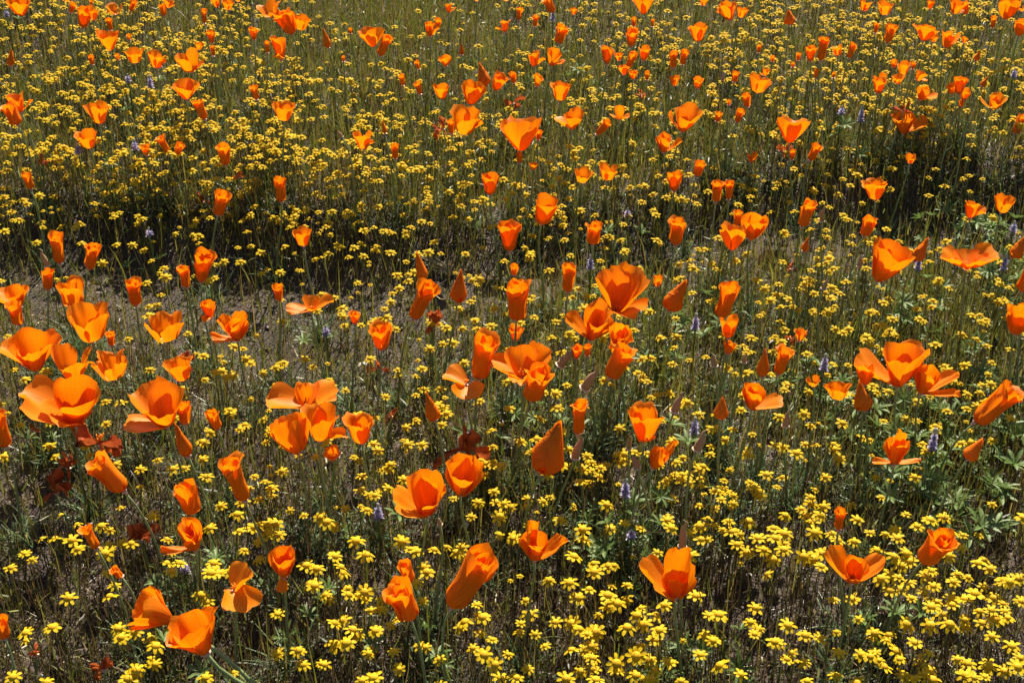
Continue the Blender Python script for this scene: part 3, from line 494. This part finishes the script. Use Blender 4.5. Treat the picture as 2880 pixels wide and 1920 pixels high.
for p, h in zip(CPs, hs):
    hv, hf, hm = HEADS[random.randrange(10)+(10 if p[1] > 1.75 else 0)]; ax = head_rot(); B = frame(ax); rad = random.choice((.0036, .0052, .006, .0066, .007, .0075, .008))*random.uniform(.95, 1.08); r0 = random.uniform(0, 6.28)
    c, s_ = math.cos(r0), math.sin(r0); hv = np.stack([hv[:, 0]*c-hv[:, 1]*s_, hv[:, 0]*s_+hv[:, 1]*c, hv[:, 2]], -1)
    TV.append((hv*rad)@B.T+p); TF.append(hf+kk); TM.append(hm); kk += len(hv)
    g0 = p+np.array([random.uniform(-.015, .015), random.uniform(-.015, .015), 0]); g0[2] = float(ground(g0[0], g0[1]))
    pa = bez(g0, (g0*.85+p*.15)*[1, 1, 0]+[0, 0, g0[2]+h*.5], p-ax*.02, p-ax*rad*.2, 4)
    sv = np.concatenate([pa+np.array([math.cos(a), math.sin(a), 0])*.00065 for a in (0, 2.1, 4.2)])
    sf = []
    for a in range(3):
        b = (a+1) % 3
        for q in range(3): sf += [(a*4+q, b*4+q, b*4+q+1), (a*4+q, b*4+q+1, a*4+q+1)]
    TV.append(sv); TF.append(np.array(sf)+kk); TM.append(np.full(len(sf), 3)); kk += len(sv)
o = obj('daisy_carpet', bulk('daisy_carpet', np.concatenate(TV), np.concatenate([np.asarray(f).reshape(-1, 3) for f in TF]), [M['disc'], M['calyx'], M['ray'], M['dstem']], mi=np.concatenate([np.atleast_1d(q) for q in TM])))
o['kind'] = 'stuff'; o['label'] = 'carpet of small yellow daisies spreading across the field'; o['category'] = 'daisies'

# ------------------------------------------------------------------ foliage that nobody could count
def scatter(n, power=1.0):
    y = .72+(4.6-.72)*rng.random(int(n*1.6))**power; x = rng.uniform(-1, 1, len(y))*(.43*y+.28); return x[:n], y[:n]
def blades(n, hmin, hmax, wmin, wmax, tilt, curl, cols, accept, seg=3, zoff=0, power=1.25, crest=0):
    x, y = scatter(n*2, power); P = np.stack([x, y, ground(x, y)], -1); qx, qy = project_many(P+[0, 0, .04])
    bd = y-bank_y(x); ok = rng.random(len(x)) < accept(qx, qy)*(crest*np.exp(-((bd-.14)/.06)**2) if crest else 1-.82*np.exp(-((bd+.04)/.085)**2)); P = P[ok][:n]; n = len(P); qx, qy = qx[ok][:n], qy[ok][:n]
    hgt = rng.uniform(hmin, hmax, n)*rng.uniform(.7, 1.15, n); az = rng.uniform(0, 2*math.pi, n); tl = np.abs(rng.normal(0, tilt, n)); w = rng.uniform(wmin, wmax, n); cu = rng.normal(0, curl, n)
    fa = rng.uniform(0, math.pi, n); side = np.stack([np.cos(fa), np.sin(fa), rng.normal(0, .15, n)], -1)
    s = np.linspace(0, 1, seg+1); V = np.zeros((n, seg+1, 2, 3)); pos = P+[0, 0, 1]*np.full((n, 1), zoff); ang = tl.copy()
    for i in range(seg+1):
        ww = w*(1-s[i])**.6*(.55+.45*min(1, s[i]*4+.3)) if i < seg else w*.08
        V[:, i, 0] = pos-side*ww[:, None]/2; V[:, i, 1] = pos+side*ww[:, None]/2
        d = np.stack([np.cos(az)*np.sin(ang), np.sin(az)*np.sin(ang), np.cos(ang)], -1); pos = pos+d*(hgt/seg)[:, None]; ang = ang+cu/seg
        pos[:, 2] = np.maximum(pos[:, 2], ground(pos[:, 0], pos[:, 1])+.001)
    base = np.arange(n)[:, None, None]*(seg+1)*2; q = np.array([[i*2, i*2+1, i*2+3, i*2+2] for i in range(seg)])[None]
    C = np.asarray(cols)[rng.integers(0, len(cols), n)]*rng.uniform(.6, 1.35, (n, 1))*[1.06, .98, .72]; dk = rng.random(n) < .6*np.clip((qy-1000)/600, 0, 1)               # browner, duller plants, more of them towards the near side
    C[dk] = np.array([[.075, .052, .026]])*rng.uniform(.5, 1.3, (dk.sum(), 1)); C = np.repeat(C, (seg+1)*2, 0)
    return V.reshape(-1, 3), (base+q).reshape(-1, 4), C
def stuff(name, label, cat, parts, mat):
    V, F, C = [], [], []; k = 0
    for v, f, c in parts: V.append(v); F.append(f+k); C.append(c); k += len(v)
    o = obj(name, bulk(name, np.concatenate(V), np.concatenate(F), [mat], np.concatenate(C), smooth=False)); o['kind'] = 'stuff'; o['label'] = label; o['category'] = cat; return o
green = [(.10, .12, .018), (.135, .15, .026), (.16, .165, .036), (.075, .10, .018), (.18, .17, .045), (.12, .15, .034)]
olive = [(.15, .125, .035), (.17, .135, .045), (.21, .17, .06), (.13, .095, .035), (.16, .145, .04)]
brown = [(.11, .068, .036), (.16, .105, .06), (.24, .18, .115), (.08, .05, .03), (.34, .28, .2)]
gfun = lambda a, b: (lambda qx, qy: a+b*grid_at(GRN, qx, qy)/8)
yfun = lambda qx, qy: .12+.88*np.maximum(grid_at(YEL, qx, qy), grid_at(GRN, qx, qy)-1)/9
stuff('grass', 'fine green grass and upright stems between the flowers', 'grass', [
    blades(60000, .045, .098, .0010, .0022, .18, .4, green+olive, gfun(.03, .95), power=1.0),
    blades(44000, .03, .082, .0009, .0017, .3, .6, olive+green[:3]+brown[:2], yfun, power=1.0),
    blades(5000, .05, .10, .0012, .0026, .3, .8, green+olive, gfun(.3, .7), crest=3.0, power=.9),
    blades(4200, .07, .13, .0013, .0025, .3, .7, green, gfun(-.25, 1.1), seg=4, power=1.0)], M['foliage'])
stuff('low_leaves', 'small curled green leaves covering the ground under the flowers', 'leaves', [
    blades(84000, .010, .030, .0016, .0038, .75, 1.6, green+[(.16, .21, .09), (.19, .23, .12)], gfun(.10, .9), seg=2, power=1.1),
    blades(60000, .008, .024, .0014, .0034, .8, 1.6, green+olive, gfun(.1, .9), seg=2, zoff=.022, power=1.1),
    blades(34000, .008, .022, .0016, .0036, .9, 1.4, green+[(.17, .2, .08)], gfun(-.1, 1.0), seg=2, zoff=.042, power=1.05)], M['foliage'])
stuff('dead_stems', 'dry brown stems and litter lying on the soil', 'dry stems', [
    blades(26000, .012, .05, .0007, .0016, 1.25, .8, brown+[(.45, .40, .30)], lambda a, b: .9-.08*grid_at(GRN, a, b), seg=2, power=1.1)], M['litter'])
# feathery leaf tufts at the foot of every poppy
parts = []
for r in poppies:
    if r['kind'] == 'w': continue
    n = 55 if r['P'][1] < 1.7 else 30; g0 = np.array(r['o'].location)
    az = rng.uniform(0, 6.28, n); tl = rng.uniform(.15, 1.25, n); ln = rng.uniform(.02, .055, n); seg = 3
    s = np.linspace(0, 1, seg+1); V = np.zeros((n, seg+1, 2, 3)); pos = g0+np.stack([rng.normal(0, .008, n), rng.normal(0, .008, n), np.zeros(n)], -1); ang = tl.copy()
    pos[:, 2] = ground(pos[:, 0], pos[:, 1])+.002
    fa = az+math.pi/2+rng.normal(0, .5, n); side = np.stack([np.cos(fa), np.sin(fa), 0*fa], -1)
    for i in range(seg+1):
        ww = (.0016 if i < seg else .0004); V[:, i, 0] = pos-side*ww/2; V[:, i, 1] = pos+side*ww/2
        d = np.stack([np.cos(az)*np.sin(ang), np.sin(az)*np.sin(ang), np.cos(ang)], -1); pos = pos+d*(ln/seg)[:, None]; ang += .22
    base = np.arange(n)[:, None, None]*(seg+1)*2; q = np.array([[i*2, i*2+1, i*2+3, i*2+2] for i in range(seg)])[None]
    c = np.repeat(np.array([[.11, .165, .07]])*rng.uniform(.6, 1.35, (n, 1)), (seg+1)*2, 0)
    parts.append((V.reshape(-1, 3), (base+q).reshape(-1, 4), c))
stuff('poppy_foliage', 'feathery grey-green leaf tufts at the foot of the poppies', 'leaves', parts, M['foliage'])
# gravel and crumbs of soil
n = 30000; x, y = scatter(n, 1.1); rr = np.exp(rng.normal(math.log(.0011), .45, n)); P = np.stack([x, y, ground(x, y)+rr*.3], -1)
oc = np.array([[1, 0, 0], [0, 1, 0], [-1, 0, 0], [0, -1, 0], [0, 0, .8], [0, 0, -.8]]); of = np.array([[0, 1, 4], [1, 2, 4], [2, 3, 4], [3, 0, 4], [1, 0, 5], [2, 1, 5], [3, 2, 5], [0, 3, 5]])
a = rng.uniform(0, 6.28, n); V = oc[None]*rng.uniform(.6, 1.3, (n, 6, 1)); V = np.stack([V[..., 0]*np.cos(a)[:, None]-V[..., 1]*np.sin(a)[:, None], V[..., 0]*np.sin(a)[:, None]+V[..., 1]*np.cos(a)[:, None], V[..., 2]], -1)*rr[:, None, None]+P[:, None]
gc = np.array([(.065, .040, .024), (.09, .056, .034), (.045, .027, .016), (.17, .12, .08), (.5, .44, .35)])[rng.choice(5, n, p=[.33, .27, .18, .12, .10])]
o = obj('gravel', bulk('gravel', V.reshape(-1, 3), (of[None]+np.arange(n)[:, None, None]*6).reshape(-1, 3), [M['litter']], np.repeat(gc, 6, 0), smooth=False)); o['kind'] = 'stuff'; o['label'] = 'brown gravel and soil crumbs on the ground'; o['category'] = 'gravel'

# ------------------------------------------------------------------ lupines
def leaflet():
    s = np.linspace(0, 1, 6); w = np.array([.02, .07, .105, .118, .10, .02]); V = []
    for i in range(6):
        for c in (-1, 0, 1): V.append((s[i], c*w[i], .22*s[i]-.16*s[i]**2+(abs(c)*.07*math.sin(s[i]*3.1))))
    return mesh('leaflet', np.array(V), [(i*3+c, i*3+c+3, i*3+c+4, i*3+c+1) for i in range(5) for c in (0, 1)], M['lup_leaf'])
leaflet_me = leaflet()
def floret(mat):
    V = []; F = []
    s = np.linspace(0, 1, 5)
    for part, (w, lift) in enumerate(((.42, .35), (.30, -.05))):
        k = len(V)
        for i in range(5):
            for c in (-1, 0, 1): V.append((s[i]*(1 if part else .8), c*w*math.sin(s[i]*2.6+.3), lift*s[i]+(.22 if c and part == 0 else 0)*s[i]+(.25*s[i]**2 if part == 0 else .35*abs(c)*math.sin(3*s[i]))))
        F += [(k+i*3+c, k+i*3+c+3, k+i*3+c+4, k+i*3+c+1) for i in range(4) for c in (0, 1)]
    return mesh('floret', np.array(V), F, mat)
fl_me = [floret(M['lup_blue']), floret(M['lup_blue']), floret(M['lup_white'])]
bv, bf = tube([[0, 0, 0], [0, 0, .25], [0, 0, .6], [0, 0, .85], [0, 0, 1]], [.05, .3, .34, .2, .02], 8); tip_me = mesh('bud_tip', bv, bf, M['lup_bud'])
lupines = []
def lupine(px, py, nleaf, spike=0, label='', h=.06, scale=1.0):
    Pn = unproject(px, py, h); G = Pn.copy(); G[2] = float(ground(G[0], G[1]))-.002; rel = Pn-G
    t = thing('lupine', label, 'lupine', G); lupines.append(dict(o=t, P=Pn, spike=spike))
    st = bez((0, 0, 0), (0, 0, rel[2]*.4), rel*.8, rel, 6); V, F = tube(st, np.linspace(.0016, .0011, 6), 6); obj('stem', mesh('lupine_stem', V, F, M['lup_leaf']), t)
    for k in range(nleaf):
        az = random.uniform(0, 6.28); f = random.uniform(.25, .95); a = st[int(f*5)]; ln = random.uniform(.018, .042)*scale
        end = a+np.array([math.cos(az)*ln, math.sin(az)*ln, random.uniform(.004, .026)])
        end[2] = max(end[2], .012+float(ground(G[0]+end[0], G[1]+end[1]))-G[2])
        V, F = tube(bez(a, a+(end-a)*.4+[0, 0, .003], end-[0, 0, .004], end, 4), .0006, 5); lf = obj('leaf', mesh('petiole', V-end, F, M['lup_leaf']), t, loc=end)
        n = random.choice((6, 7, 7, 8)); nrm = np.array([math.cos(az)*.35+random.gauss(0, .3), math.sin(az)*.35+random.gauss(0, .3), 1]); B = frame(nrm); L_ = random.uniform(.011, .018)*scale
        for q in range(n):
            al = q*2*math.pi/n+random.uniform(-.08, .08); mt = Matrix([list(B[r])+[0] for r in range(3)]+[[0, 0, 0, 1]]) @ Matrix.Rotation(al, 4, 'Z') @ Matrix.Rotation(-random.uniform(.1, .55), 4, 'Y') @ Matrix.Diagonal((L_*random.uniform(.85, 1.1), L_*1.05, L_, 1))
            obj('leaflet', leaflet_me, lf, mat4=mt)
    if spike:
        sv, sf = tube([rel-[0, 0, .004], rel+[0, 0, spike*.95]], [.001, .0007], 6); obj('spike_stalk', mesh('spike_stalk', sv, sf, M['lup_leaf']), t)
        nw = max(2, int(spike/.0048))
        for w in range(nw):
            z = spike*(.05+.72*w/nw); sz = .0062*(1-.35*w/nw)
            for q in range(5):
                al = q*2*math.pi/5+w*.6+random.uniform(-.2, .2)
                mt = Matrix.Translation(rel+[0, 0, z]) @ Matrix.Rotation(al, 4, 'Z') @ Matrix.Rotation(-random.uniform(-.1, .5), 4, 'Y') @ Matrix.Scale(sz, 4)
                obj('floret', random.choice(fl_me), t, mat4=mt)
        obj('bud_tip', tip_me, t, mat4=Matrix.Translation(rel+[0, 0, spike*.78]) @ Matrix.Scale(spike*.28, 4))
LUP = [(2620, 1270, 9, .030, 'blue lupine spike beside the poppy with wing-like petals', .075), (2316, 1045, 6, .024, 'pale blue lupine beside crumpled orange poppies', .085), (2605, 1118, 7, .012, 'dark purple lupine spike right under big orange cups', .075),
 (1660, 760, 4, .022, 'pale lupine spike beside the largest wide-open poppy', .085), (1955, 930, 5, .024, 'lilac lupine among green palmate leaves below a furled poppy', .075), (1758, 1400, 4, .024, 'lilac lupine among yellow daisies below the goblet-shaped poppy', .075), (1952, 1222, 4, .022, 'faded grey-lilac lupine beside a tan poppy bud', .08),
 (1065, 1460, 4, .020, 'small blue lupine beside the poppy with two upright petals', .06), (1775, 1515, 7, .012, 'tiny violet lupine on leafy clump in daisies', .06), (1322, 1248, 3, .020, 'dull blue lupine behind a withered brown poppy', .06), (918, 945, 2, .016, 'violet lupine on bare litter ground', .05), (1765, 610, 2, .014, 'pinkish lupine spike in grass among furled poppies', .07),
 (2580, 762, 5, .024, 'violet lupine below the flat saucer-like poppy', .075), (2822, 762, 5, .024, 'blue lupine beside a pointed orange furl', .075), (2848, 655, 4, .018, 'small lupine above the leafy lupine clump', .075), (222, 435, 2, .018, 'deep blue lupine under an orange cup in dense daisies', .085), (382, 425, 2, .018, 'grey-lilac lupine among dense yellow daisies', .085),
 (425, 250, 2, .022, 'faded lilac lupine spike in dense daisies', .09), (362, 232, 1, .014, 'small faded lupine beside a larger lilac one', .09), (422, 665, 2, .014, 'small pale lupine in dark sparse grass', .07), (2420, 345, 2, .026, 'slanting grey-violet lupine beside a wide poppy', .09), (2366, 322, 2, .014, 'small white-lilac lupine in thinning daisies', .09), (2850, 220, 1, .016, 'pale lupine at the edge of dense daisies', .09), (20, 50, 1, .016, 'faint lilac lupine in dense daisies', .09), (1555, 60, 1, .02, 'dusky purple lupine behind a furled poppy', .09), (520, 1610, 3, .016, 'withered grey lupine beside a shrivelled poppy petal', .05)]
for l in LUP: lupine(l[0], l[1], l[2], l[3], l[4], l[5])
for k, (px, py, n, sc) in enumerate([(2490, 1150, 8, 1.25), (2570, 1215, 7, 1.2), (2690, 1195, 8, 1.3), (2440, 1240, 7, 1.2), (2390, 1180, 7, 1.2), (2730, 1320, 8, 1.35), (2600, 1340, 7, 1.2), (2830, 1150, 8, 1.2), (2850, 1060, 7, 1.1), (2650, 1110, 7, 1.1), (2290, 1090, 6, 1.1), (2275, 1040, 5, 1.0), (2770, 1420, 7, 1.3), (2640, 1440, 7, 1.3), (2500, 1400, 6, 1.2), (2800, 1250, 7, 1.2),
   (2640, 640, 7, 1.0), (2740, 625, 7, 1.1), (2820, 640, 7, 1.1), (2790, 740, 6, 1.0), (2520, 860, 7, 1.0), (2600, 890, 6, 1.0), (2680, 950, 6, 1.1), (2860, 820, 6, 1.0), (1950, 880, 5, .9), (1850, 1000, 5, 1.0), (1720, 1470, 6, 1.0), (1750, 1550, 6, 1.0), (2040, 1800, 5, 1.0), (1920, 1890, 5, 1.1), (490, 1870, 3, 1.2), (140, 1260, 5, 1.0), (850, 1700, 4, 1.0), (1140, 1800, 4, 1.0), (2470, 1770, 3, 1.1), (440, 560, 4, 1.0), (1640, 220, 4, 1.0), (1470, 1140, 6, 1.0), (1560, 1190, 5, 1.0)]):
    lupine(px, py, n, 0, '', .045, sc)

# ------------------------------------------------------------------ single grass tufts and fallen petals
def tuft(px, py, n, ln, spread, lean, mat, label, name='dry_grass_tuft', cat='grass tuft'):
    G = unproject(px, py, 0); G[2] -= .002; t = thing(name, label, cat, G)
    for k in range(n):
        az = lean+random.uniform(-spread, spread); el = random.uniform(.35, 1.1); L_ = ln*random.uniform(.6, 1.1); d = np.array([math.cos(az)*math.cos(el), random.uniform(-.25, .25), abs(math.sin(el))]); s = np.array([0, 1, 0])
        P = [d*L_*q+[0, 0, -.25*L_*q*q*0.6] for q in np.linspace(0, 1, 7)]; w = [.0016*(1-q**2)+.0002 for q in np.linspace(0, 1, 7)]
        V, F = tube(P, np.array(w)*.6, 5); V[:, 2] = np.maximum(V[:, 2], .001); obj('blade', mesh('grass_blade', V, F, mat), t)
tuft(1290, 775, 7, .085, .35, math.pi*.95, M['dry'], 'fan of pale dry grass blades in the dark sparse patch')
tuft(1205, 1075, 3, .07, .3, math.pi*.75, M['stem'], 'three green grass blades behind the poppy with a hanging petal', 'grass_tuft')
tuft(420, 1930, 5, .08, .5, math.pi*.9, M['dry'], 'pale grass blades lying near the nodding poppy')
tuft(60, 1700, 6, .09, .6, math.pi*.6, M['stem'], 'loose green grass tuft beside a dark furled poppy', 'grass_tuft')
tuft(20, 200, 8, .13, .5, math.pi*.7, M['stem'], 'tall green grass tuft in dense yellow daisies', 'grass_tuft')
for px, dx in ((1011, 0), (1026, 1)):
    G = unproject(px, 1027, .004); a = np.linspace(0, 2*math.pi, 11)[:-1]
    V = [(0, 0, 0)]+[(math.cos(q)*.0026, math.sin(q)*.0034, .0012*math.cos(2*q)+.0006) for q in a]
    o = obj('fallen_petal', mesh('fallen_petal', np.array(V), [(0, 1+i, 1+(i+1) % 10) for i in range(10)], M['white_petal'])); o.location = (G[0], G[1], float(ground(G[0], G[1]))+.006); o.rotation_euler = (.5, .2, dx)
    o['label'] = 'tiny white petal lying on the litter beside a withered flower'; o['category'] = 'petal'; o['group'] = 'white fallen petals'

# ------------------------------------------------------------------ labels
ORD = ['', 'second ', 'third ', 'fourth ', 'fifth ', 'sixth ']
anch = [(r['a'], r['P']) for r in poppies if r['a']]
def near(P, skip=None):
    return min(((float(np.linalg.norm(np.asarray(P)-q)), a) for a, q in anch if a != skip))
def yel_at(P):
    qx, qy = project_many(np.array([P])); return float(grid_at(YEL, qx, qy)[0])
def size_word(L): return 'tiny' if L < .024 else 'small' if L < .034 else 'mid-sized' if L < .046 else 'large'
buckets = {}
def bucket(stem, P, o):
    d, a = near(P); buckets.setdefault((stem, a), []).append((d, o))
for r in poppies:
    o = r['o']
    if r['a']:
        w = r['a'].replace('poppy', 'orange poppy', 1)
        o['label'] = w+(' among yellow daisies' if yel_at(r['P']) > 3.4 else ' above thin grass') if len(w.split()) < 9 else w
        continue
    ln = r['lean']; lw = 'upright' if abs(ln) < 9 else ('left-leaning' if ln < 0 else 'right-leaning')
    k = r['kind']
    if k == 'd': st = f'{lw} tan poppy bud'
    elif k == 'w': st = 'crumpled red-brown withered poppy'
    else:
        form = {'t': 'furled' if r['rho'] < .6 else 'fat furled', 'n': 'pointed furled', 'c': 'cup-shaped' if r['rho'] < 1.0 else 'wide cup-shaped', 'b': 'open bowl', 'f': 'ragged open', 's': 'loosely open'}[k]
        st = f"{size_word(r['Lw'])} {lw} {form} orange poppy"
    bucket(st, r['P'], o)
for d in daisies: bucket(('small ' if d['rad'] < .007 else 'large ' if d['rad'] > .0087 else '')+'yellow daisy', d['P'], d['o'])
for l in lupines:
    if not l['o']['label']: bucket('leafy lupine clump', l['P'], l['o'])
for (st, a), lst in buckets.items():
    lst.sort(key=lambda q: q[0])
    for i, (d, o) in enumerate(lst):
        if len(lst) == 1: o['label'] = f'{st} closest to the {a}'
        elif i < 6: o['label'] = f'{ORD[i]}nearest {st} to the {a}' if i else f'{st} nearest of all to the {a}'
        else: o['label'] = f'{st} in the outer ring around the {a}'; o['group'] = f"{'lupine clumps' if 'lupine' in st else 'daisies'} around the {a}"
        for q in ('mid-sized ', 'orange ', 'upright '):
            if len(o['label'].split()) > 16: o['label'] = o['label'].replace(q, '')
        if 'group' not in o: o['group'] = {'yellow_daisy': 'yellow daisies in the foreground', 'lupine': 'leafy lupines', 'poppy_bud': 'poppy buds', 'wilted_poppy': 'withered poppies'}.get(o.name.split('.')[0], 'poppies across the field')
    if lst[0][1].name.startswith('yellow_daisy') and len(lst) == 7: lst[6][1]['label'] = f'seventh nearest {st} to the {a}'; lst[6][1]['group'] = 'yellow daisies in the foreground'
